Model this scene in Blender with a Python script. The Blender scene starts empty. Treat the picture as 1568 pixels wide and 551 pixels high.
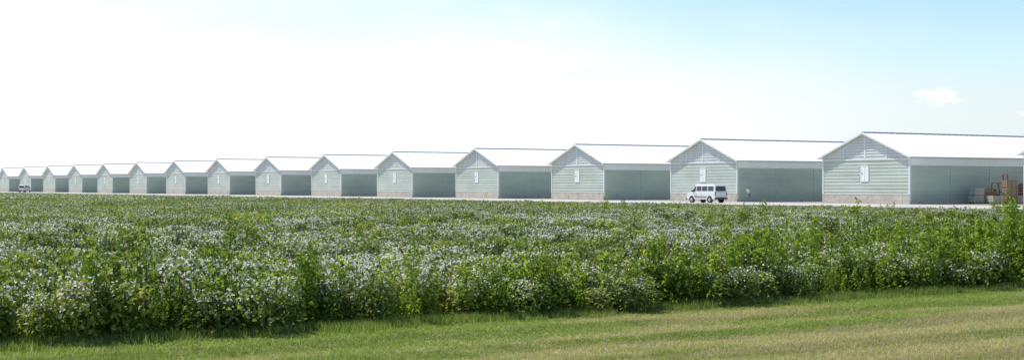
import bpy, bmesh, math, random
import numpy as np
from mathutils import Vector
random.seed(7); rng=np.random.default_rng(7)
scene=bpy.context.scene
TH=math.radians(32.5); S,C=math.sin(TH),math.cos(TH)
F=2250.0
def PQ(p,q): return (C*p - S*q, S*p + C*q)      # p along barn axis, q along row
# ---------------------------------------------------------------- materials
def new_mat(name):
    m=bpy.data.materials.new(name); m.use_nodes=True
    nt=m.node_tree; b=nt.nodes['Principled BSDF']; return m,nt,b
def N(nt,t,**kw):
    n=nt.nodes.new(t)
    for k,v in kw.items(): setattr(n,k,v)
    return n
def ramp(nt,fac,stops):
    r=N(nt,'ShaderNodeValToRGB')
    e=r.color_ramp.elements
    while len(e)<len(stops): e.new(0.5)
    for i,(p,c) in enumerate(stops): e[i].position=p; e[i].color=(*c,1)
    nt.links.new(fac,r.inputs['Fac']); return r.outputs['Color']
def noise(nt,vec,scale,detail=4,rough=.55):
    n=N(nt,'ShaderNodeTexNoise'); n.inputs['Scale'].default_value=scale
    n.inputs['Detail'].default_value=detail; n.inputs['Roughness'].default_value=rough
    if vec is not None: nt.links.new(vec,n.inputs['Vector'])
    return n.outputs['Fac']
def mapping(nt,vec,scale=(1,1,1),rot=(0,0,0)):
    m=N(nt,'ShaderNodeMapping'); m.inputs['Scale'].default_value=scale; m.inputs['Rotation'].default_value=rot
    nt.links.new(vec,m.inputs['Vector']); return m.outputs['Vector']
def mrange(nt,v,a,b,c=0.,d=1.,smooth=True):
    r=N(nt,'ShaderNodeMapRange'); nt.links.new(v,r.inputs['Value'])
    if smooth: r.interpolation_type='SMOOTHSTEP'
    for k,x in (('From Min',a),('From Max',b),('To Min',c),('To Max',d)): r.inputs[k].default_value=x
    return r.outputs['Result']
def mixc(nt,fac,a,b,mode='MIX'):
    m=N(nt,'ShaderNodeMix',data_type='RGBA',blend_type=mode)
    for s,v in ((m.inputs['Factor'],fac),([i for i in m.inputs if i.type=='RGBA'][0],a),([i for i in m.inputs if i.type=='RGBA'][1],b)):
        if isinstance(v,bpy.types.NodeSocket): nt.links.new(v,s)
        elif isinstance(v,(tuple,list)): s.default_value=(*v,1)
        else: s.default_value=v
    return [o for o in m.outputs if o.type=='RGBA'][0]
def mth(nt,op,a,b=None,c=None):
    m=N(nt,'ShaderNodeMath',operation=op)
    for i,v in enumerate((a,b,c)):
        if v is None: continue
        if isinstance(v,bpy.types.NodeSocket): nt.links.new(v,m.inputs[i])
        else: m.inputs[i].default_value=v
    return m.outputs[0]
def bump(nt,h,bsdf,strength=.3,dist=.05):
    b=N(nt,'ShaderNodeBump'); b.inputs['Strength'].default_value=strength; b.inputs['Distance'].default_value=dist
    nt.links.new(h,b.inputs['Height']); nt.links.new(b.outputs['Normal'],bsdf.inputs['Normal'])
def mat_weather(name,col,rough=.6,var=.25,scale=.6,metal=0,streak=(1,1,.25)):
    m,nt,b=new_mat(name)
    tc=N(nt,'ShaderNodeTexCoord').outputs['Object']
    v=mapping(nt,tc,streak)
    oi=N(nt,'ShaderNodeObjectInfo')
    add=N(nt,'ShaderNodeVectorMath',operation='ADD'); nt.links.new(v,add.inputs[0]); nt.links.new(oi.outputs['Location'],add.inputs[1])
    f=noise(nt,add.outputs[0],scale,6,.65)
    dark=tuple(c*(1-var) for c in col); lite=tuple(min(1,c*(1+var*.5)) for c in col)
    nt.links.new(ramp(nt,f,[(.3,dark),(.7,lite)]),b.inputs['Base Color'])
    b.inputs['Roughness'].default_value=rough; b.inputs['Metallic'].default_value=metal
    bump(nt,noise(nt,tc,25,2),b,.1,.01)
    return m
def mat_plain(name,col,rough=.5,metal=0,spec=.5,coat=0):
    m,nt,b=new_mat(name)
    tc=N(nt,'ShaderNodeTexCoord').outputs['Object']
    f=noise(nt,tc,3,4)
    nt.links.new(ramp(nt,f,[(.3,tuple(c*.88 for c in col)),(.7,col)]),b.inputs['Base Color'])
    b.inputs['Roughness'].default_value=rough; b.inputs['Metallic'].default_value=metal
    b.inputs['Specular IOR Level'].default_value=spec; b.inputs['Coat Weight'].default_value=coat
    return m
M_roof=mat_weather('roof_metal',(.88,.875,.87),.6,.05,.3)
M_green=mat_weather('green_siding',(.50,.55,.475),.6,.22,.5,streak=(.4,.4,1.2))
M_greenside=mat_weather('green_side_curtain',(.49,.54,.45),.75,.28,.3,streak=(.2,1,.8))
M_strip=mat_weather('siding_strip',(.66,.69,.63),.6,.14,.6)
M_louver=mat_weather('gable_louver',(.60,.605,.59),.6,.16,.6)
M_trim=mat_weather('white_trim',(.76,.77,.75),.5,.1,.8)
M_base=mat_weather('wood_base',(.54,.48,.42),.85,.25,1.2,streak=(1,1,2))
M_dark=mat_plain('dark_gap',(.10,.12,.12),.8)
M_band=mat_weather('vent_band',(.88,.88,.86),.6,.06,.5)
# ---------------------------------------------------------------- mesh builder
class MB:
    def __init__(s): s.v=[]; s.f=[]; s.mi=[]
    def poly(s,pts,mi=0):
        i=len(s.v); s.v+= [tuple(p) for p in pts]; s.f.append(tuple(range(i,i+len(pts)))); s.mi.append(mi)
    def box(s,x0,x1,y0,y1,z0,z1,mi=0):
        i=len(s.v)
        s.v+=[(x0,y0,z0),(x1,y0,z0),(x1,y1,z0),(x0,y1,z0),(x0,y0,z1),(x1,y0,z1),(x1,y1,z1),(x0,y1,z1)]
        for q in ((0,3,2,1),(4,5,6,7),(0,1,5,4),(1,2,6,5),(2,3,7,6),(3,0,4,7)):
            s.f.append(tuple(i+k for k in q)); s.mi.append(mi)
    def beam(s,a,b,r,mi=0,up=(0,0,1),r2=None):
        a=Vector(a);b=Vector(b);d=(b-a).normalized();u=Vector(up)
        if abs(d.dot(u))>.95:u=Vector((1,0,0))
        x=d.cross(u).normalized();y=x.cross(d).normalized();r2=r if r2 is None else r2
        i=len(s.v)
        for p in (a,b):
            for sx,sy in ((-1,-1),(1,-1),(1,1),(-1,1)): s.v.append(tuple(p+x*sx*r+y*sy*r2))
        for q in ((0,1,2,3),(7,6,5,4),(0,4,5,1),(1,5,6,2),(2,6,7,3),(3,7,4,0)):
            s.f.append(tuple(i+k for k in q)); s.mi.append(mi)
    def extr(s,prof,hw,mi=0):
        n=len(prof); i=len(s.v)
        for sg in (-1,1):
            for x,z in prof: s.v.append((x,sg*hw(z),z))
        s.f.append(tuple(range(i,i+n))); s.mi.append(mi)
        s.f.append(tuple(range(i+2*n-1,i+n-1,-1))); s.mi.append(mi)
        for k in range(n):
            k2=(k+1)%n; s.f.append((i+k,i+n+k,i+n+k2,i+k2)); s.mi.append(mi)
    def cyl(s,c,axis,r,h,mi=0,n=24,r2=None):
        r2=r if r2 is None else r2
        c=Vector(c);ax=Vector(axis).normalized();t=Vector((0,0,1)) if abs(ax.z)<.9 else Vector((1,0,0))
        x=ax.cross(t).normalized();y=ax.cross(x);i=len(s.v)
        for k,rr in ((-.5,r),(.5,r2)):
            for j in range(n):
                a=2*math.pi*j/n; s.v.append(tuple(c+ax*h*k+x*math.cos(a)*rr+y*math.sin(a)*rr))
        for j in range(n):
            j2=(j+1)%n; s.f.append((i+j,i+j2,i+n+j2,i+n+j)); s.mi.append(mi)
        s.f.append(tuple(range(i+n-1,i-1,-1))); s.mi.append(mi)
        s.f.append(tuple(range(i+n,i+2*n))); s.mi.append(mi)
    def mesh(s,name,mats,recalc=True):
        me=bpy.data.meshes.new(name); me.from_pydata(s.v,[],s.f)
        for m in mats: me.materials.append(m)
        me.polygons.foreach_set('material_index',s.mi); me.update()
        if recalc:
            bm=bmesh.new(); bm.from_mesh(me); bmesh.ops.recalc_face_normals(bm,faces=bm.faces); bm.to_mesh(me); bm.free()
        return me
def link(name,me,parent=None,loc=(0,0,0),rz=0,bevel=0,smooth=False):
    o=bpy.data.objects.new(name,me); scene.collection.objects.link(o)
    o.location=loc; o.rotation_euler=(0,0,rz)
    if parent: o.parent=parent
    if bevel:
        b=o.modifiers.new('bevel','BEVEL'); b.width=bevel; b.segments=3; b.limit_method='ANGLE'; b.angle_limit=math.radians(25)
    if smooth:
        for p in me.polygons: p.use_smooth=True
    return o
def empty(name,loc,rz=0):
    o=bpy.data.objects.new(name,None); scene.collection.objects.link(o); o.location=loc; o.rotation_euler=(0,0,rz); return o
# ---------------------------------------------------------------- barns
P0=(37.3,155.3); SP=26.45; W=12.4; HW=W/2; LEN=115; EZ=4.85; RZ=7.5
SL=(RZ-EZ)/(HW+.45)
mw=MB()
def gz(y): return RZ-.1-SL*abs(y)
for x0 in (0,LEN-.12):
    mw.box(x0,x0+.12,-HW,HW,.95,4.55,0)
mw.box(.12,LEN-.12,-HW,-HW+.12,.25,3.95,1)
mw.box(.12,LEN-.12,HW-.12,HW,.25,3.95,1)
me_wall=mw.mesh('walls',[M_green,M_greenside])
ms=MB()
z=1.25
k=0
while z<4.4:
    hh=.05 if k%2 else .085
    for seg in ((-HW+.16,-.75),(.75,HW-.16)) if 2.15<z<4.0 else ((-HW+.16,HW-.16),):
        ms.box(-.035,-.002,seg[0],seg[1],z,z+hh,0)
    z+=.36; k+=1
me_strip=ms.mesh('siding_strips',[M_strip])
mg=MB()
for x0,x1 in ((.02,.12),(LEN-.12,LEN-.02)):
    a=[(x0,-HW,4.72),(x0,HW,4.72),(x0,HW,gz(HW)),(x0,0,gz(0)),(x0,-HW,gz(HW))]
    b=[(x1,p[1],p[2]) for p in a]
    mg.poly(a,0); mg.poly(b[::-1],0)
z=5.0
while z<7.2:
    yy=(RZ-.25-z)/SL-.25
    if yy>.2: mg.box(-.03,.018,-yy,yy,z,z+.09,1)
    z+=.3
mg.box(-.045,.016,-.09,.09,4.75,RZ-.4,1)
mg.box(-.045,.016,-3.1,-2.98,4.75,5.85,1); mg.box(-.045,.016,2.98,3.1,4.75,5.85,1)
me_gab=mg.mesh('gable_louver',[M_louver,M_trim],False)
mt=MB()
mt.box(-.07,.14,-HW-.03,HW+.03,4.56,4.71,0)
for sy in (-1,1):
    y0,y1=(sy*HW-.0,sy*(HW-.14)); mt.box(-.05,-.003,min(y0,y1),max(y0,y1),.97,4.555,0)
    mt.box(-.048,.15,min(sy*(HW+.003),sy*(HW+.045)),max(sy*(HW+.003),sy*(HW+.045)),.3,4.555,0)
me_trim=mt.mesh('corner_trim',[M_trim])
mb=MB()
for x0,x1 in ((-.06,.12),(LEN-.12,LEN+.06)): mb.box(x0,x1,-HW-.02,HW+.02,-.1,.95,0)
mb.box(.121,LEN-.121,-HW-.02,-HW+.12,-.1,.25,0); mb.box(.121,LEN-.121,HW-.12,HW+.02,-.1,.25,0)
for y in np.arange(-HW+1,HW,2.4): mb.box(-.075,-.061,y-.04,y+.04,-.1,.93,0)
mb.box(-.09,-.061,-HW,HW,.955,1.01,1)
me_base=mb.mesh('base_course',[M_base,M_trim])
ml=MB()
for sy in (-1,1):
    def sb(x0,x1,o0,o1,z0,z1,mi): ml.box(x0,x1,min(sy*(HW+o0),sy*(HW+o1)),max(sy*(HW+o0),sy*(HW+o1)),z0,z1,mi)
    sb(.16,LEN-.16,-.12,.02,3.955,4.75,0)
    sb(.16,LEN-.16,.021,.06,3.93,4.0,2)
    for zz in (1.1,2.05,3.0): sb(.16,LEN-.16,.002,.02,zz,zz+.04,3)
    for xx in np.arange(6.1,LEN-2,6.1): sb(xx,xx+.09,.021,.045,.26,3.92,3)
me_side=ml.mesh('side_vent',[M_band,M_dark,M_trim,mat_weather('side_batten',(.55,.59,.51),.6,.1)])
md=MB()
md.box(-.05,.0,-.48,.48,2.4,3.95,0)
for a in ((-.56,-.482,2.32,4.03),(.482,.56,2.32,4.03)): md.box(-.07,-.002,a[0],a[1],a[2],a[3],1)
md.box(-.07,-.002,-.48,.48,3.953,4.03,1); md.box(-.07,-.002,-.48,.48,2.32,2.397,1)
md.box(-.075,-.051,-.02,.02,2.42,3.93,1)
md.box(-.09,-.052,.3,.36,3.1,3.25,2)
me_door=md.mesh('loft_door',[mat_plain('door_white',(.85,.85,.85),.5),M_trim,M_dark])
mr=MB()
X0,X1=-.45,LEN+.45; T=.07
for sy in (-1,1):
    e=HW+.45
    a=[(X0,sy*e,EZ),(X1,sy*e,EZ),(X1,0,RZ),(X0,0,RZ)]
    b=[(p[0],p[1],p[2]-T) for p in a]
    mr.poly(a,0); mr.poly(b,0)
    for i in range(4):
        if i==2: continue
        j=(i+1)%4; mr.poly((a[i],a[j],b[j],b[i]),0)
    for xx in np.arange(X0+.2,X1,.9):
        mr.beam((xx,sy*(e-.01),EZ+.012),(xx,sy*.1,RZ-.028),.02,0,up=(1,0,0),r2=.015)
    for xf in (X0-.03,X1+.03):
        mr.beam((xf,sy*(e+.01),EZ-.08),(xf,sy*.0,RZ-.08),.085,1,up=(1,0,0),r2=.025)
    mr.beam((X0,sy*(e+.04),EZ-.05),(X1,sy*(e+.04),EZ-.05),.035,2,r2=.045)
# low continuous ridge vent
mr.box(X0+.1,X1-.1,-.16,.16,RZ-.06,RZ+.07,3)
me_roof=mr.mesh('roof',[M_roof,M_trim,mat_plain('gutter_white',(.62,.63,.63),.4),mat_plain('ridge_vent_grey',(.30,.32,.34),.6)])
for n in range(-1,24):
    ox=P0[0]-S*SP*n; oy=P0[1]+C*SP*n
    e=empty('poultry_barn',(ox,oy,0),TH)
    for nm,me in (('walls',me_wall),('siding_strips',me_strip),('gable_louver',me_gab),('corner_trim',me_trim),
                  ('base_course',me_base),('side_vent',me_side),('loft_door',me_door),('roof',me_roof)):
        link(nm,me,e)
# ---------------------------------------------------------------- ground sheets
def sheet(name,pts,z,mat):
    me=bpy.data.meshes.new(name); me.from_pydata([(x,y,z) for x,y in pts],[],[tuple(range(len(pts)))]); me.materials.append(mat)
    return link(name,me)
def ground_mat(name,c1,c2,c3,s1,s2,rough=.95,stretch=None,bs=.5):
    m,nt,b=new_mat(name)
    g=N(nt,'ShaderNodeNewGeometry').outputs['Position']
    gg=mapping(nt,g,(1,1,1),(0,0,-TH)); 
    if stretch: gg=mapping(nt,gg,stretch)
    f1=noise(nt,gg,s1,5,.6); f2=noise(nt,g,s2,6,.7)
    a=ramp(nt,f1,[(.38,c1),(.62,c2)])
    r=mixc(nt,.5,a,ramp(nt,f2,[(.3,c3),(.7,c2)]))
    nt.links.new(r,b.inputs['Base Color']); b.inputs['Roughness'].default_value=rough; b.inputs['Specular IOR Level'].default_value=.1
    bump(nt,f2,b,bs,.05); return m
M_far=ground_mat('far_grass',(.16,.21,.08),(.22,.25,.11),(.16,.20,.09),.05,2.)
M_soil=ground_mat('soil',(.05,.06,.025),(.07,.07,.03),(.05,.05,.025),.3,5)
M_gravel=ground_mat('gravel',(.46,.43,.39),(.56,.53,.48),(.40,.38,.35),.15,8)
M_lawn=ground_mat('lawn_ground',(.17,.21,.06),(.27,.26,.11),(.32,.27,.15),.35,9,stretch=(.25,1.3,1))
E=6000
sheet('ground',[(-E,-E),(E,-E),(E,E),(-E,E)],-.03,M_far)
def pqrect(p0,p1,q0,q1): return [PQ(p0,q0),PQ(p1,q0),PQ(p1,q1),PQ(p0,q1)]
Q0=17.35
sheet('field_soil',[PQ(-60,Q0-1.0),PQ(61,Q0+2.1),PQ(61,460),PQ(-60,460)],-.015,M_soil)
sheet('lawn_ground',pqrect(-60,95,-60,19.4),-.022,M_lawn)
sheet('gravel_road',pqrect(98,113.9,-60,640),-.01,M_gravel)
sheet('barn_yard',pqrect(113.9,240,-60,640),-.018,ground_mat('yard',(.22,.23,.13),(.36,.34,.25),(.3,.29,.2),.1,3))
# ---------------------------------------------------------------- foliage
def leaf_mat(name,stops,trans=.35,patch=None,rough=.45,pscale=.12,pr=(.52,.68),lawn=False,oivar=((.75,.8,.75),(1.3,1.22,1.2)),dull=None,white=None):
    m,nt,b=new_mat(name)
    at=N(nt,'ShaderNodeAttribute'); at.attribute_name='rnd'
    col=ramp(nt,at.outputs['Fac'],stops)
    pos=N(nt,'ShaderNodeNewGeometry').outputs['Position']
    if patch:
        v=mapping(nt,pos,(1,1,0))
        f=noise(nt,v,pscale,5,.62)
        col=mixc(nt,mrange(nt,f,*pr),col,mixc(nt,1.0,col,patch,'MULTIPLY'))
    if dull:
        f=noise(nt,mapping(nt,pos,(1.1,.8,0),(0,0,-TH)),.22,4,.6)
        col=mixc(nt,mrange(nt,f,.42,.62,0,.8),col,mixc(nt,1.0,col,dull,'MULTIPLY'))
    if lawn:      # mowing passes and dry turf, running along the crop edge
        rp=mapping(nt,pos,(1,1,0),(0,0,-TH))
        f=noise(nt,mapping(nt,rp,(.16,.8,1)),1.1,6,.65)
        sx=N(nt,'ShaderNodeSeparateXYZ'); nt.links.new(rp,sx.inputs[0])
        wob=noise(nt,mapping(nt,rp,(.3,.3,1)),.8,3)
        st=mth(nt,'SINE',mth(nt,'MULTIPLY',mth(nt,'MULTIPLY_ADD',wob,1.2,sx.outputs['Y']),2*math.pi/1.7))
        g1=mrange(nt,sx.outputs['Y'],17.2,11.,-.09,.13,False)
        g2=mrange(nt,sx.outputs['X'],5.,20.,-.03,.08,False)
        dry=mth(nt,'ADD',mth(nt,'ADD',mth(nt,'ADD',f,g1),g2),mth(nt,'MULTIPLY',st,.035))
        col=mixc(nt,mrange(nt,dry,.46,.62),col,mixc(nt,.85,col,(.46,.39,.25)))
        sg=mrange(nt,st,-.8,.8,.89,1.10)
        cb=N(nt,'ShaderNodeCombineXYZ')
        for i in range(3): nt.links.new(sg,cb.inputs[i])
        mm=N(nt,'ShaderNodeVectorMath',operation='MULTIPLY'); nt.links.new(col,mm.inputs[0]); nt.links.new(cb.outputs[0],mm.inputs[1]); col=mm.outputs[0]
    oi=N(nt,'ShaderNodeObjectInfo').outputs['Random']
    col=mixc(nt,1.0,col,ramp(nt,oi,[(0,oivar[0]),(1,oivar[1])]),'MULTIPLY')
    tint=mixc(nt,1.0,col,(1.5,1.5,.65),'MULTIPLY')
    if white:
        wf=mrange(nt,at.outputs['Fac'],.82,.86)
        col=mixc(nt,wf,col,white); tint=mixc(nt,wf,tint,tuple(c*.9 for c in white))
    nt.links.new(col,b.inputs['Base Color']); b.inputs['Roughness'].default_value=rough; b.inputs['Specular IOR Level'].default_value=.25
    tr=N(nt,'ShaderNodeBsdfTranslucent'); nt.links.new(tint,tr.inputs['Color'])
    mx=N(nt,'ShaderNodeMixShader'); mx.inputs[0].default_value=trans
    nt.links.new(b.outputs[0],mx.inputs[1]); nt.links.new(tr.outputs[0],mx.inputs[2])
    nt.links.new(mx.outputs[0],nt.nodes['Material Output'].inputs['Surface'])
    return m
M_crop=leaf_mat('crop_leaf',[(0,(.105,.145,.04)),(.45,(.175,.225,.07)),(.80,(.27,.32,.13)),(1,(.27,.32,.13))],.42,(1.35,1.25,.55),pscale=.16,pr=(.48,.60),dull=(.80,.86,.88),white=(.90,.87,.78),oivar=((.68,.72,.68),(1.35,1.28,1.22)))
M_weed=leaf_mat('weed_leaf',[(0,(.10,.17,.025)),(.5,(.20,.29,.045)),(1,(.31,.39,.08))],.45,None)
M_grass=leaf_mat('grass_blade',[(0,(.15,.22,.045)),(.6,(.25,.33,.07)),(.85,(.34,.39,.13)),(1,(.46,.42,.24))],.35,(.88,.90,.85),.6,.5,lawn=True,oivar=((.93,.94,.93),(1.07,1.06,1.05)))
def leaves(c,nrm,size,asp=.62,fold=.18):
    n=len(c); nrm=nrm/np.linalg.norm(nrm,axis=1,keepdims=True)
    r=rng.normal(size=(n,3)); t=np.cross(nrm,r); t/=np.linalg.norm(t,axis=1,keepdims=True)
    b=np.cross(nrm,t); s=size[:,None]
    base=c-t*s*.5; tip=c+t*s*.5-nrm*s*.12; l=c+b*s*asp*.5+nrm*s*fold; rr=c-b*s*asp*.5+nrm*s*fold
    v=np.stack([base,l,tip,rr],1).reshape(-1,3)
    i=np.arange(n)*4
    f=np.concatenate([np.stack([i,i+2,i+1],1),np.stack([i,i+3,i+2],1)])
    return v,f
def leafmesh(name,c,nrm,size,rnd,mat,extra=None,asp=.62):
    v,f=leaves(c,nrm,size,asp); r=np.concatenate([rnd,rnd])
    if extra is not None:
        ev,ef=extra; f=np.concatenate([f,ef+len(v)]); v=np.concatenate([v,ev]); r=np.concatenate([r,np.full(len(ef),.3)])
    me=bpy.data.meshes.new(name)
    me.vertices.add(len(v)); me.vertices.foreach_set('co',v.astype(np.float32).ravel())
    me.loops.add(len(f)*3); me.loops.foreach_set('vertex_index',f.astype(np.int32).ravel())
    me.polygons.add(len(f)); me.polygons.foreach_set('loop_start',np.arange(len(f),dtype=np.int32)*3)
    me.update(calc_edges=True)
    a=me.attributes.new('rnd','FLOAT','FACE'); a.data.foreach_set('value',r.astype(np.float32))
    me.materials.append(mat); return me
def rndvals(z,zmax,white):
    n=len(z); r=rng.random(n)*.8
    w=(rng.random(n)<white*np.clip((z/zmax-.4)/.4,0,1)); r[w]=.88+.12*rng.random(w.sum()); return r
def upn(n,k): 
    a=rng.normal(size=(n,3)); a[:,2]=np.abs(a[:,2])+k; return a
def stems(pts):
    V=[];Fc=[]
    for a,b,r in pts:
        a=np.array(a);b=np.array(b);i=len(V)
        for p,q in ((a,r),(b,r*.5)):
            for k in range(3):
                an=k*2.094; V.append(p+np.array([math.cos(an)*q,math.sin(an)*q,0]))
        for k in range(3):
            k2=(k+1)%3; Fc+= [(i+k,i+k2,i+3+k2),(i+k,i+3+k2,i+3+k)]
    return np.array(V),np.array(Fc)
def coll(name,meshes):
    c=bpy.data.collections.new(name)
    for i,me in enumerate(meshes):
        o=bpy.data.objects.new(f'{name}_{i:02d}',me); c.objects.link(o)
    return c
plants=[]
for k in range(10):
    fl=(.10,.14,.18,.22,.26,.30,.36,.42,.48,.54)[k]
    n=300; h=.50+.2*rng.random()
    z=h*(.12+.88*rng.random(n)**.6); rad=.29*np.sqrt(rng.random(n))*(1.05-.4*(z/h)**3)
    a=rng.random(n)*6.283; c=np.stack([rad*np.cos(a),rad*np.sin(a),z],1)
    nr=upn(n,.3)+c*[2,2,0]
    sz=.045+.045*rng.random(n); r=rndvals(z,h,fl)
    w=r>.84; sz[w]=.028+.024*rng.random(w.sum()); c[w,2]+=.02
    ex=stems([((0,0,0),(rng.normal()*.05,rng.normal()*.05,h*.9),.008)]+[((0,0,.1),(rng.normal()*.15,rng.normal()*.15,h*.8),.005) for _ in range(4)])
    plants.append(leafmesh('soy',c,nr,sz,r,M_crop,ex,.7))
C_pl=coll('crop_plants',plants)
def tile(size,n,h,ls,white):
    c=rng.random((n,3)); c[:,:2]=(c[:,:2]-.5)*size*1.15
    ph=rng.random(4)*6
    hmap=h*(.84+.08*np.sin(c[:,0]*10/size+ph[0])*np.cos(c[:,1]*9/size+ph[1])+.06*np.sin(c[:,0]*23/size+ph[2])+.14*rng.random(n))
    c[:,2]=hmap*(.35+.65*c[:,2]**.45)
    r=rndvals(c[:,2],h,white); sz=ls*(.6+.7*rng.random(n)); sz[r>.84]*=.6
    return leafmesh('t',c,upn(n,.3),sz,r,M_crop,None,.75)
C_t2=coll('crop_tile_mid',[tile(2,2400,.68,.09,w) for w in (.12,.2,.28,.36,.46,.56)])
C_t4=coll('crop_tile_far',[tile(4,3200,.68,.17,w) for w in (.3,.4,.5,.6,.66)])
def weed(h,ns,spread,nl,ls,mat=M_weed,asp=.45):
    cs=[];st=[]
    for _ in range(ns):
        bx,by=rng.normal(size=2)*spread*.5; hh=h*(.6+.5*rng.random()); tx,ty=bx+rng.normal()*.12,by+rng.normal()*.12
        st.append(((bx,by,0),(tx,ty,hh),.009))
        t=.1+.9*rng.random(nl); ra=.16*(1.1-t)+.03; a=rng.random(nl)*6.283
        cs.append(np.stack([bx+(tx-bx)*t+ra*np.cos(a),by+(ty-by)*t+ra*np.sin(a),hh*t],1))
    c=np.concatenate(cs); n=len(c)
    return leafmesh('w',c,upn(n,.4),ls*(.6+.8*rng.random(n)),rng.random(n),mat,stems(st),asp)
C_w=coll('weed_variants',[weed(.95,5,.35,85,.09) for _ in range(4)]+[weed(1.15,3,.2,120,.07) for _ in range(3)])
C_st=coll('stalk_variants',[weed(1.5,2,.12,190,.06,M_weed,.3) for _ in range(4)])
grs=[]
for k in range(6):
    n=170; c=np.zeros((n,3)); c[:,:2]=(rng.random((n,2))-.5)*.42
    h=.018+.02*rng.random(n); 
    lean=rng.normal(size=(n,2))*.8
    tip=c+np.stack([lean[:,0]*h,lean[:,1]*h,h],1)
    a=rng.random(n)*3.14; wv=np.stack([np.cos(a),np.sin(a),np.zeros(n)],1)*.007
    v=np.stack([c-wv,c+wv,tip],1).reshape(-1,3); f=np.arange(3*n).reshape(-1,3)
    me=bpy.data.meshes.new('g'); me.from_pydata(v.tolist(),[],f.tolist()); at=me.attributes.new('rnd','FLOAT','FACE')
    at.data.foreach_set('value',rng.random(n).astype(np.float32)); me.materials.append(M_grass); grs.append(me)
C_g=coll('grass_tufts',grs)
def scatter(name,pts,rot,scl,idx,col):
    me=bpy.data.meshes.new(name); me.from_pydata(pts.tolist(),[],[])
    me.attributes.new('rz','FLOAT','POINT').data.foreach_set('value',rot.astype(np.float32))
    me.attributes.new('sc','FLOAT_VECTOR','POINT').data.foreach_set('vector',scl.astype(np.float32).ravel())
    me.attributes.new('ix','INT','POINT').data.foreach_set('value',idx.astype(np.int32))
    o=link(name,me)
    ng=bpy.data.node_groups.new(name+'_gn','GeometryNodeTree')
    ng.interface.new_socket('Geometry',in_out='INPUT',socket_type='NodeSocketGeometry')
    ng.interface.new_socket('Geometry',in_out='OUTPUT',socket_type='NodeSocketGeometry')
    nd=ng.nodes; i=nd.new('NodeGroupInput'); ou=nd.new('NodeGroupOutput')
    iop=nd.new('GeometryNodeInstanceOnPoints'); ci=nd.new('GeometryNodeCollectionInfo')
    ci.inputs['Collection'].default_value=col; ci.inputs['Separate Children'].default_value=True; ci.inputs['Reset Children'].default_value=True
    def at(n,t):
        a=nd.new('GeometryNodeInputNamedAttribute'); a.data_type=t; a.inputs['Name'].default_value=n
        return [s for s in a.outputs if s.enabled and s.name=='Attribute'][0]
    cx=nd.new('ShaderNodeCombineXYZ'); L=ng.links.new
    L(at('rz','FLOAT'),cx.inputs['Z']); L(cx.outputs[0],iop.inputs['Rotation'])
    L(at('sc','FLOAT_VECTOR'),iop.inputs['Scale']); L(at('ix','INT'),iop.inputs['Instance Index'])
    iop.inputs['Pick Instance'].default_value=True
    L(ci.outputs[0],iop.inputs['Instance']); L(i.outputs[0],iop.inputs['Points']); L(iop.outputs[0],ou.inputs[0])
    m=o.modifiers.new('scatter','NODES'); m.node_group=ng; return o
def frust(P,Q,marg=.10,pad=2.5):
    x=C*P-S*Q; y=S*P+C*Q
    return (y>6)&(np.abs(x)<(.348+marg)*y+pad),x,y
def grid(p0,p1,q0,q1,d,jit):
    P,Q=np.meshgrid(np.arange(p0,p1,d),np.arange(q0,q1,d)); P=P.ravel()+rng.uniform(-jit,jit,P.size); Q=Q.ravel()+rng.uniform(-jit,jit,Q.size)
    return P,Q
def fld(x,y):
    return (np.sin(x*.55+y*.31+2*np.sin(y*.21))+np.sin(x*.23-y*.47+1+1.5*np.sin(x*.33))+.7*np.sin(x*1.3+y*.9)*np.sin(y*1.1-x*.4))/2.7
def put(name,P,Q,col,nv,smin,smax,hvar,marg=.1,hs=1.):
    k,x,y=frust(P,Q,marg); x=x[k];y=y[k];n=len(x)
    s=rng.uniform(smin,smax,n); hf=hs*(1+hvar*fld(x,y)+rng.uniform(-hvar,hvar,n)*.9)
    idx=np.clip((fld(x*1.3+9,y*.8)*.5+.5)*nv+rng.normal(0,nv*.28,n),0,nv-1).astype(int)
    return scatter(name,np.stack([x,y,np.zeros(n)],1),rng.uniform(0,6.28,n),np.stack([s,s,s*hf],1),idx,col)
def qe(P): return Q0+.15+.028*P
P,Q=grid(-12,61,16.9,46,.30,.15)
edge=qe(P)+.42*np.sin(P*1.1)*np.sin(P*.37+1)+.28*np.sin(P*3.1+1)+.15*np.sin(P*7.3)
k=(Q>edge)&((rng.random(P.size)>.06+.30*np.exp(-(Q-edge)/.5))); put('soybean_crop',P[k],Q[k],C_pl,10,.75,1.2,.20)
P,Q=grid(-14,61,46.5,122,1.9,.25); put('soybean_crop',P,Q,C_t2,6,.95,1.1,.08,.06)
P,Q=grid(-14,61,123.5,455,3.8,.4); put('soybean_crop',P,Q,C_t4,5,.95,1.1,.05,.04)
# weeds
n=260; P=rng.uniform(-8,40,n); Q=qe(P)+.0+rng.exponential(.45,n)
P2=rng.uniform(20,36,460); Q2=qe(P2)+rng.exponential(1.6,460)
P3=rng.uniform(0,60,420); Q3=rng.uniform(19,60,420); k=fld(P3*1.5,Q3*1.2)>.05; P3=P3[k];Q3=Q3[k]
cl=[(8.2,.2,16),(11.9,.2,30),(12.6,.4,10),(14.6,.3,14),(16.5,.4,10),(5.5,.2,8),(19,.3,14),(24.2,.2,16),(27,.3,20)]
Pc=np.concatenate([rng.normal(a,.35,m) for a,b,m in cl]); Qc=np.concatenate([qe(a)+b+np.abs(rng.normal(0,.25,m)) for a,b,m in cl])
put('weed_patch',np.concatenate([P,P3,Pc]),np.concatenate([Q,Q3,Qc]),C_w,7,.4,1.0,.28)
put('weed_patch',P2,Q2,C_w,7,.5,1.15,.35,.1,.95)
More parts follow.
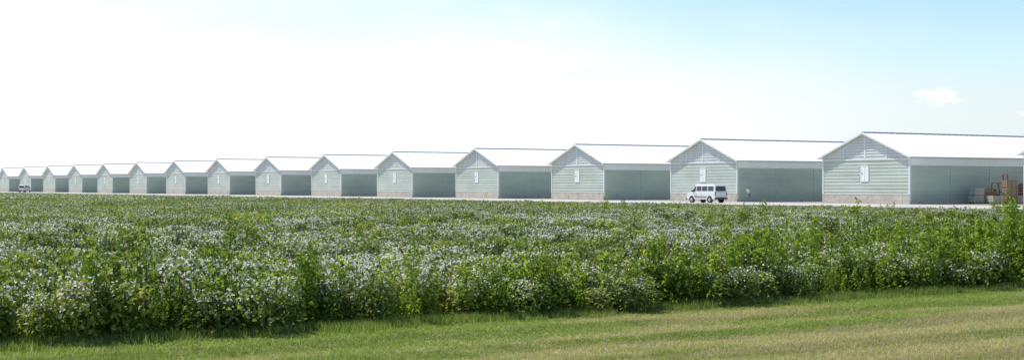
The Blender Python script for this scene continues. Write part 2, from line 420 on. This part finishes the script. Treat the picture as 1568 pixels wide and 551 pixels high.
Ps=np.array([16.1,16.3,13.2,23.2,23.4,23.3,25.,26,21,9,18.5,27]);Qs=qe(Ps)+np.array([1.2,1.3,3,.6,.7,.5,1,.5,1.5,1.8,2.5,.6])
put('tall_weed_stalks',Ps,Qs,C_st,4,.7,.95,.1)
# lawn
P,Q=grid(-14,40,4,19.2,.26,.13); k,x,y=frust(P,Q,.08,1.5); k&=(y>12)&(Q<qe(P)+.3)
put('mown_grass',P[k],Q[k],C_g,6,.8,1.25,.2)
n=1500; P=rng.uniform(-8,40,n); Q=qe(P)-.02+rng.normal(0,.2,n)
k,x,y=frust(P,Q); x=x[k];y=y[k];n=len(x); s=rng.uniform(.8,1.2,n)
scatter('grass_verge',np.stack([x,y,np.zeros(n)],1),rng.uniform(0,6.28,n),np.stack([s,s,s*rng.uniform(1.3,4.2,n)],1),rng.integers(0,6,n),C_g)
# ---------------------------------------------------------------- van
M_paint=mat_plain('white_paint',(.80,.80,.80),.3,0,.5,.6); M_glass=mat_plain('tinted_glass',(.03,.035,.04),.08,0,.8)
M_tyre=mat_plain('tyre_rubber',(.03,.03,.03),.85); M_rim=mat_plain('rim_metal',(.5,.5,.5),.35,.8); M_black=mat_plain('black_plastic',(.05,.05,.05),.6)
M_red=mat_plain('tail_lamp',(.45,.03,.02),.3); M_head=mat_plain('head_lamp',(.7,.72,.75),.15)
def van(px,Z,foot,rz):
    X=(px-784)/F*Z
    e=empty('white_van',(X,Z,0),rz)
    b=MB(); hwL=lambda z:.90 if z>.5 else .86
    b.extr([(-2.42,.42),(-2.45,.6),(-2.45,1.16),(1.62,1.16),(2.2,1.06),(2.42,.95),(2.45,.6),(2.40,.36),(1.95,.34),(-1.9,.34)],hwL)
    hw=lambda z:.895-(z-1.16)*.13
    b.extr([(-2.44,1.162),(-2.38,1.9),(-2.25,2.03),(.75,2.05),(.98,1.98),(1.66,1.162)],hw)
    link('body',b.mesh('van_body',[M_paint]),e,bevel=.05,smooth=False)
    g=MB()
    for sy in (-1,1):
        def q(x0,x1,x2,x3,z0,z1):
            y=lambda z:sy*(hw(z)+.006)
            g.poly([(x0,y(z0),z0),(x1,y(z0),z0),(x2,y(z1),z1),(x3,y(z1),z1)],0)
        q(-2.22,-1.25,-1.25,-2.18,1.28,1.82); q(-1.15,-.2,-.2,-1.15,1.28,1.82); q(-.1,.72,.72,-.1,1.28,1.82); q(.82,1.45,1.02,.82,1.24,1.82)
        yy=sy*.905
        for xx in (.77,-.15,): g.box(xx-.006,xx+.006,min(yy,sy*.9),max(yy,sy*.9),.45,1.15,1)
        g.box(-1.0,1.0,min(sy*.9,sy*.925),max(sy*.9,sy*.925),.62,.70,1)
        g.box(1.18,1.34,min(sy*.93,sy*1.1),max(sy*.93,sy*1.1),1.2,1.4,1)
        g.box(.6,.68,min(sy*.902,sy*.93),max(sy*.902,sy*.93),.98,1.02,1)
    g.poly([(-2.452,-.72,1.28),(-2.452,.72,1.28),(-2.402,.66,1.80),(-2.402,-.66,1.80)],0)
    g.poly([(1.62,-.78,1.24),(1.62,.78,1.24),(1.08,.70,1.90),(1.08,-.70,1.90)],0)
    link('windows',g.mesh('van_windows',[M_glass,M_black]),e)
    d=MB()
    d.box(-2.56,-2.44,-.88,.88,.36,.56,0); d.box(2.43,2.53,-.88,.88,.34,.54,0); d.box(2.44,2.475,-.55,.55,.62,.85,0)
    for sy in (-1,1):
        d.box(-2.475,-2.44,min(sy*.76,sy*.88),max(sy*.76,sy*.88),.8,1.14,1)
        d.box(2.40,2.47,min(sy*.58,sy*.85),max(sy*.58,sy*.85),.66,.86,2)
    d.box(-2.47,-2.452,-.2,.2,.66,.8,2); d.box(-2.456,-2.451,-.008,.008,.6,1.26,0)
    link('bumpers_and_lamps',d.mesh('van_trim',[M_black,M_red,M_head]),e,bevel=.01)
    w=MB()
    for x in (-1.55,1.55):
        for sy in (-1,1):
            w.cyl((x,sy*.80,.34),(0,1,0),.34,.23,0); w.cyl((x,sy*.917,.34),(0,1,0),.2,.01,1); w.cyl((x,sy*.80,.36),(0,1,0),.41,.205,2)
    link('wheels',w.mesh('van_wheels',[M_tyre,M_rim,M_black]),e)
    return e
RD=math.pi/2+TH
van(1082,165,310,RD)
van(38,408,294,RD-.6)
# ---------------------------------------------------------------- farm equipment
def at_px(px,Z): return ((px-784)/F*Z,Z,0)
M_rust=mat_weather('rusty_paint',(.30,.15,.10),.7,.35,2); M_brown=mat_weather('brown_steel',(.24,.13,.09),.7,.3,2)
M_crate=mat_weather('crate_grey',(.5,.47,.44),.8,.25,2); M_wood=mat_weather('pallet_wood',(.34,.21,.14),.9,.3,2)
e=empty('forklift',at_px(1529,154),.25)
b=MB()
b.extr([(-1.3,.35),(-1.35,.9),(-1.2,1.25),(-.5,1.3),(-.35,.85),(.5,.8),(.6,.45),(.6,.3)],lambda z:.55,0)
link('chassis',b.mesh('fl_body',[M_rust]),e,bevel=.05)
b=MB()
for y in (-.48,.48):
    b.beam((-.55,y,1.25),(-.45,y,2.15),.035,0); b.beam((.45,y,.8),(.3,y,2.15),.035,0); b.beam((-.45,y,2.15),(.3,y,2.15),.035,0)
for x in (-.4,-.2,0,.2): b.beam((x,-.5,2.17),(x,.5,2.17),.025,0)
for y in (-.38,.38): b.box(.72,.84,y-.06,y+.06,.1,3.1,0)
for zz in (.5,1.6,3.0): b.box(.74,.82,-.32,.32,zz,zz+.1,0)
b.box(.85,.92,-.5,.5,.6,.72,0); b.box(.85,.92,-.5,.5,1.0,1.1,0)
for y in (-.3,.3): b.box(.85,2.0,y-.06,y+.06,.45,.5,0)
b.cyl((.78,0,1.3),(0,0,1),.05,2.0,1)
b.box(-.5,-.05,-.25,.25,.86,1.0,1); b.box(-.5,-.4,-.25,.25,1.0,1.5,1)
b.cyl((.25,0,1.25),(.5,0,1),.18,.03,1)
link('mast_and_guard',b.mesh('fl_mast',[M_brown,M_black]),e)
b=MB()
for x,r in ((-.95,.33),(.35,.42)):
    for y in (-.55,.55): b.cyl((x,y,r),(0,1,0),r,.26,0); b.cyl((x,y*1.25,r),(0,1,0),r*.5,.02,1)
link('wheels',b.mesh('fl_wheels',[M_tyre,M_rust]),e)
def crate(b,x,y,z,w=1.15,h=.75,mi=0):
    b.box(x-w/2,x+w/2,y-w/2,y+w/2,z+.13,z+.15,mi)
    for yy in (-.5,0,.5): b.box(x-w/2,x+w/2,y+yy*(w-.1)-.05,y+yy*(w-.1)+.05,z,z+.128,1)
    k=z+.2
    while k<z+h:
        b.box(x-w/2,x+w/2,y-w/2,y-w/2+.03,k,k+.12,mi); b.box(x-w/2,x+w/2,y+w/2-.03,y+w/2,k,k+.12,mi)
        b.box(x-w/2,x-w/2+.03,y-w/2+.031,y+w/2-.031,k,k+.12,mi); b.box(x+w/2-.03,x+w/2,y-w/2+.031,y+w/2-.031,k,k+.12,mi)
        k+=.17
    for sx in (-1,1):
        for sy in (-1,1): b.box(x+sx*(w/2-.06)-.03,x+sx*(w/2-.06)+.03,y+sy*(w/2-.062)-.028,y+sy*(w/2-.062)+.028,z+.151,z+h,mi)
e=empty('pallet_crate_stack',at_px(1503,153),.3)
b=MB(); crate(b,-.65,0,0); crate(b,.6,.1,0); crate(b,-.6,.05,.8,mi=0); crate(b,.65,-1.3,0); crate(b,.62,.1,.8,mi=1)
link('crates',b.mesh('crates',[M_crate,M_wood]),e)
e=empty('pallet_crate_stack',at_px(1546,152),.15)
b=MB(); crate(b,0,0,0,mi=1); crate(b,.02,0,.8,mi=1); crate(b,0,.03,1.6,mi=1); crate(b,1.3,.2,0,mi=0)
link('crates',b.mesh('crates',[M_crate,M_wood]),e)
e=empty('farm_wagon',at_px(1575,160),.2)
b=MB()
b.box(-1.8,1.8,-.95,.95,.75,.87,0)
for x in np.arange(-1.75,1.8,.7):
    for y in (-.9,.9): b.box(x-.04,x+.04,y-.04,y+.04,.872,1.9,0)
for y in (-.96,.93):
    for zz in (1.1,1.4,1.7): b.box(-1.8,1.8,y,y+.028,zz,zz+.12,0)
b.beam((-1.8,0,.65),(-2.9,0,.4),.05,1); b.box(-1.6,1.6,-.1,.1,.55,.748,1)
for x in (-1.2,1.2):
    b.beam((x,-.9,.4),(x,.9,.4),.04,1)
    for y in (-.85,.85): b.cyl((x,y,.4),(0,1,0),.4,.2,2)
b.box(-1.4,-.3,-.7,.6,.875,2.1,3); b.box(-.1,1.2,-.6,.7,.875,1.75,3)
link('wagon_frame',b.mesh('wagon',[M_wood,M_brown,M_tyre,M_rust]),e)
# ---------------------------------------------------------------- person in the gap
pe=empty('person',at_px(1146,171),-.9)
M_shirt=mat_plain('white_shirt',(.85,.85,.84),.8); M_jean=mat_plain('trousers_grey',(.22,.23,.25),.85); M_skin=mat_plain('skin',(.45,.27,.19),.5); M_hair=mat_plain('hair',(.05,.035,.025),.7); M_shoe=mat_plain('shoes',(.04,.035,.03),.6)
def skinned(name,J,E_,R,mat):
    me=bpy.data.meshes.new(name); me.from_pydata(J,E_,[]); me.materials.append(mat)
    o=link(name,me,pe); bpy.context.view_layer.objects.active=o
    o.modifiers.new('skin','SKIN')
    if not me.skin_vertices: bpy.ops.mesh.customdata_skin_add()
    for i,r in enumerate(R): me.skin_vertices[0].data[i].radius=(r,r) if not isinstance(r,tuple) else r
    me.skin_vertices[0].data[0].use_root=True
    s=o.modifiers.new('sub','SUBSURF'); s.levels=2; s.render_levels=2
    return o
skinned('trousers',[(0,0,.95),(.02,.1,.88),(.12,.11,.5),(0,.11,.1),(.0,-.1,.88),(-.02,-.11,.5),(-.16,-.11,.1)],[(0,1),(1,2),(2,3),(0,4),(4,5),(5,6)],[.13,.10,.072,.052,.10,.072,.052],M_jean)
skinned('shirt',[(0,0,.95),(0,0,1.15),(0,0,1.38),(0,0,1.47),(0,.19,1.4),(-.06,.24,1.15),(0,-.19,1.4),(.04,-.24,1.15)],[(0,1),(1,2),(2,3),(2,4),(4,5),(2,6),(6,7)],[.14,.14,.15,.07,.065,.05,.065,.05],M_shirt)
skinned('neck',[(0,0,1.44),(0,0,1.54)],[(0,1)],[.055,.05],M_skin)
for sy,x0 in ((1,-.06),(-1,.04)):
    skinned('forearm',[(x0,sy*.24,1.17),(x0+.08,sy*.26,.93),(x0+.11,sy*.26,.86)],[(0,1),(1,2)],[.042,.028,.035],M_skin)
    for j in range(5):
        ox=x0+.09+.016*(j-1.5) if j<4 else x0+.14
        skinned('finger',[(ox,sy*.26,.86),(ox+.005,sy*.255,.81-(.01 if j in(1,2) else 0)),(ox+.01,sy*.245,.78)] if j<4 else [(ox-.02,sy*.255,.88),(ox+.01,sy*.25,.84)],[(0,1),(1,2)] if j<4 else [(0,1)],[.01,.009,.008] if j<4 else [.012,.009],M_skin)
def ellip(name,c,r,mat,parent):
    bm=bmesh.new(); bmesh.ops.create_uvsphere(bm,u_segments=20,v_segments=14,radius=1)
    for v in bm.verts:
        t=v.co.copy(); k=1-.18*max(0,-t.z); v.co=Vector((c[0]+t.x*r[0]*k,c[1]+t.y*r[1]*k,c[2]+t.z*r[2]))
    me=bpy.data.meshes.new(name); bm.to_mesh(me); bm.free(); me.materials.append(mat)
    return link(name,me,parent,smooth=True)
ellip('head',(.01,0,1.64),(.095,.078,.12),M_skin,pe); ellip('hair',(-.012,0,1.675),(.098,.085,.105),M_hair,pe)
ellip('nose',(.107,0,1.63),(.016,.013,.022),M_skin,pe)
for sy in (-1,1): ellip('eye',(.092,sy*.03,1.65),(.012,.012,.008),M_hair,pe); ellip('ear',(0,sy*.08,1.635),(.02,.012,.03),M_skin,pe)
ellip('mouth',(.094,0,1.585),(.01,.022,.006),M_red,pe)
ellip('shoe_l',(.04,.11,.05),(.14,.05,.05),M_shoe,pe); ellip('shoe_r',(-.12,-.11,.05),(.14,.05,.05),M_shoe,pe)
# ---------------------------------------------------------------- sky + sun
sd=Vector((-.9,.43,0)).normalized(); EL=math.radians(58)
w=bpy.data.worlds.new('World'); scene.world=w; w.use_nodes=True; nt=w.node_tree; nt.nodes.clear()
sky=N(nt,'ShaderNodeTexSky',sky_type='NISHITA'); sky.sun_disc=False; sky.sun_elevation=EL; sky.sun_rotation=math.atan2(sd.x,sd.y)
sky.air_density=1.0; sky.dust_density=.3; sky.ozone_density=1.0
bg=N(nt,'ShaderNodeBackground'); bg.inputs['Strength'].default_value=.15; out=N(nt,'ShaderNodeOutputWorld')
tc=N(nt,'ShaderNodeTexCoord').outputs['Generated']
sx=N(nt,'ShaderNodeSeparateXYZ'); nt.links.new(tc,sx.inputs[0])
dt=N(nt,'ShaderNodeVectorMath',operation='DOT_PRODUCT'); nt.links.new(tc,dt.inputs[0]); dt.inputs[1].default_value=sd
hz=mth(nt,'MULTIPLY_ADD',dt.outputs['Value'],-.13,sx.outputs['Z'])
wis=noise(nt,mapping(nt,tc,(3,3,14)),2.2,5,.55)
h2=mth(nt,'MULTIPLY_ADD',wis,-.07,hz)
haze=mrange(nt,h2,-.055,.08,1,.0)
blue=mixc(nt,1.0,sky.outputs[0],(.95,1.06,1.12),'MULTIPLY')
hcol=mixc(nt,mrange(nt,dt.outputs['Value'],.08,.45),(5.55,5.95,6.25),(7.6,7.6,7.6))
col=mixc(nt,haze,blue,hcol)
def cloud(col,cx,cz,ax,az,amt):
    c=Vector((cx,1,cz)).normalized()
    s=N(nt,'ShaderNodeVectorMath',operation='SUBTRACT'); nt.links.new(tc,s.inputs[0]); s.inputs[1].default_value=c
    m=N(nt,'ShaderNodeVectorMath',operation='MULTIPLY'); nt.links.new(s.outputs[0],m.inputs[0]); m.inputs[1].default_value=(1/ax,2,1/az)
    l=N(nt,'ShaderNodeVectorMath',operation='LENGTH'); nt.links.new(m.outputs[0],l.inputs[0])
    f=noise(nt,mapping(nt,tc,(1,1,2.5)),75,5,.65)
    a=mth(nt,'MULTIPLY_ADD',f,3.,-.6); b=mth(nt,'SUBTRACT',a,l.outputs['Value'])
    return mixc(nt,mrange(nt,b,-.2,.6,0,amt),col,(7.8,7.7,7.6))
col=cloud(col,86/F,187/F,.020,.005,.5)
col=cloud(col,656/F,137/F,.015,.006,1.)
col=cloud(col,780/F,110/F,.006,.002,.7)
nt.links.new(col,bg.inputs['Color']); nt.links.new(bg.outputs[0],out.inputs[0])
sl=bpy.data.lights.new('sun','SUN'); sl.energy=5.0; sl.angle=math.radians(.5); sl.color=(1,.965,.90)
so=bpy.data.objects.new('sun',sl); scene.collection.objects.link(so)
dv=Vector((sd.x*math.cos(EL),sd.y*math.cos(EL),math.sin(EL))); so.rotation_euler=dv.to_track_quat('Z','Y').to_euler(); so.location=dv*100
# ---------------------------------------------------------------- camera
cd=bpy.data.cameras.new('camera'); cam=bpy.data.objects.new('camera',cd); scene.collection.objects.link(cam)
cam.location=(0,0,1.9); cam.rotation_euler=(math.pi/2,0,0); cd.sensor_width=36; cd.lens=F/1568*36; cd.shift_y=8.5/1568
cd.clip_end=12000; scene.camera=cam
scene.view_settings.view_transform='Standard'; scene.view_settings.look='None'; scene.view_settings.exposure=0
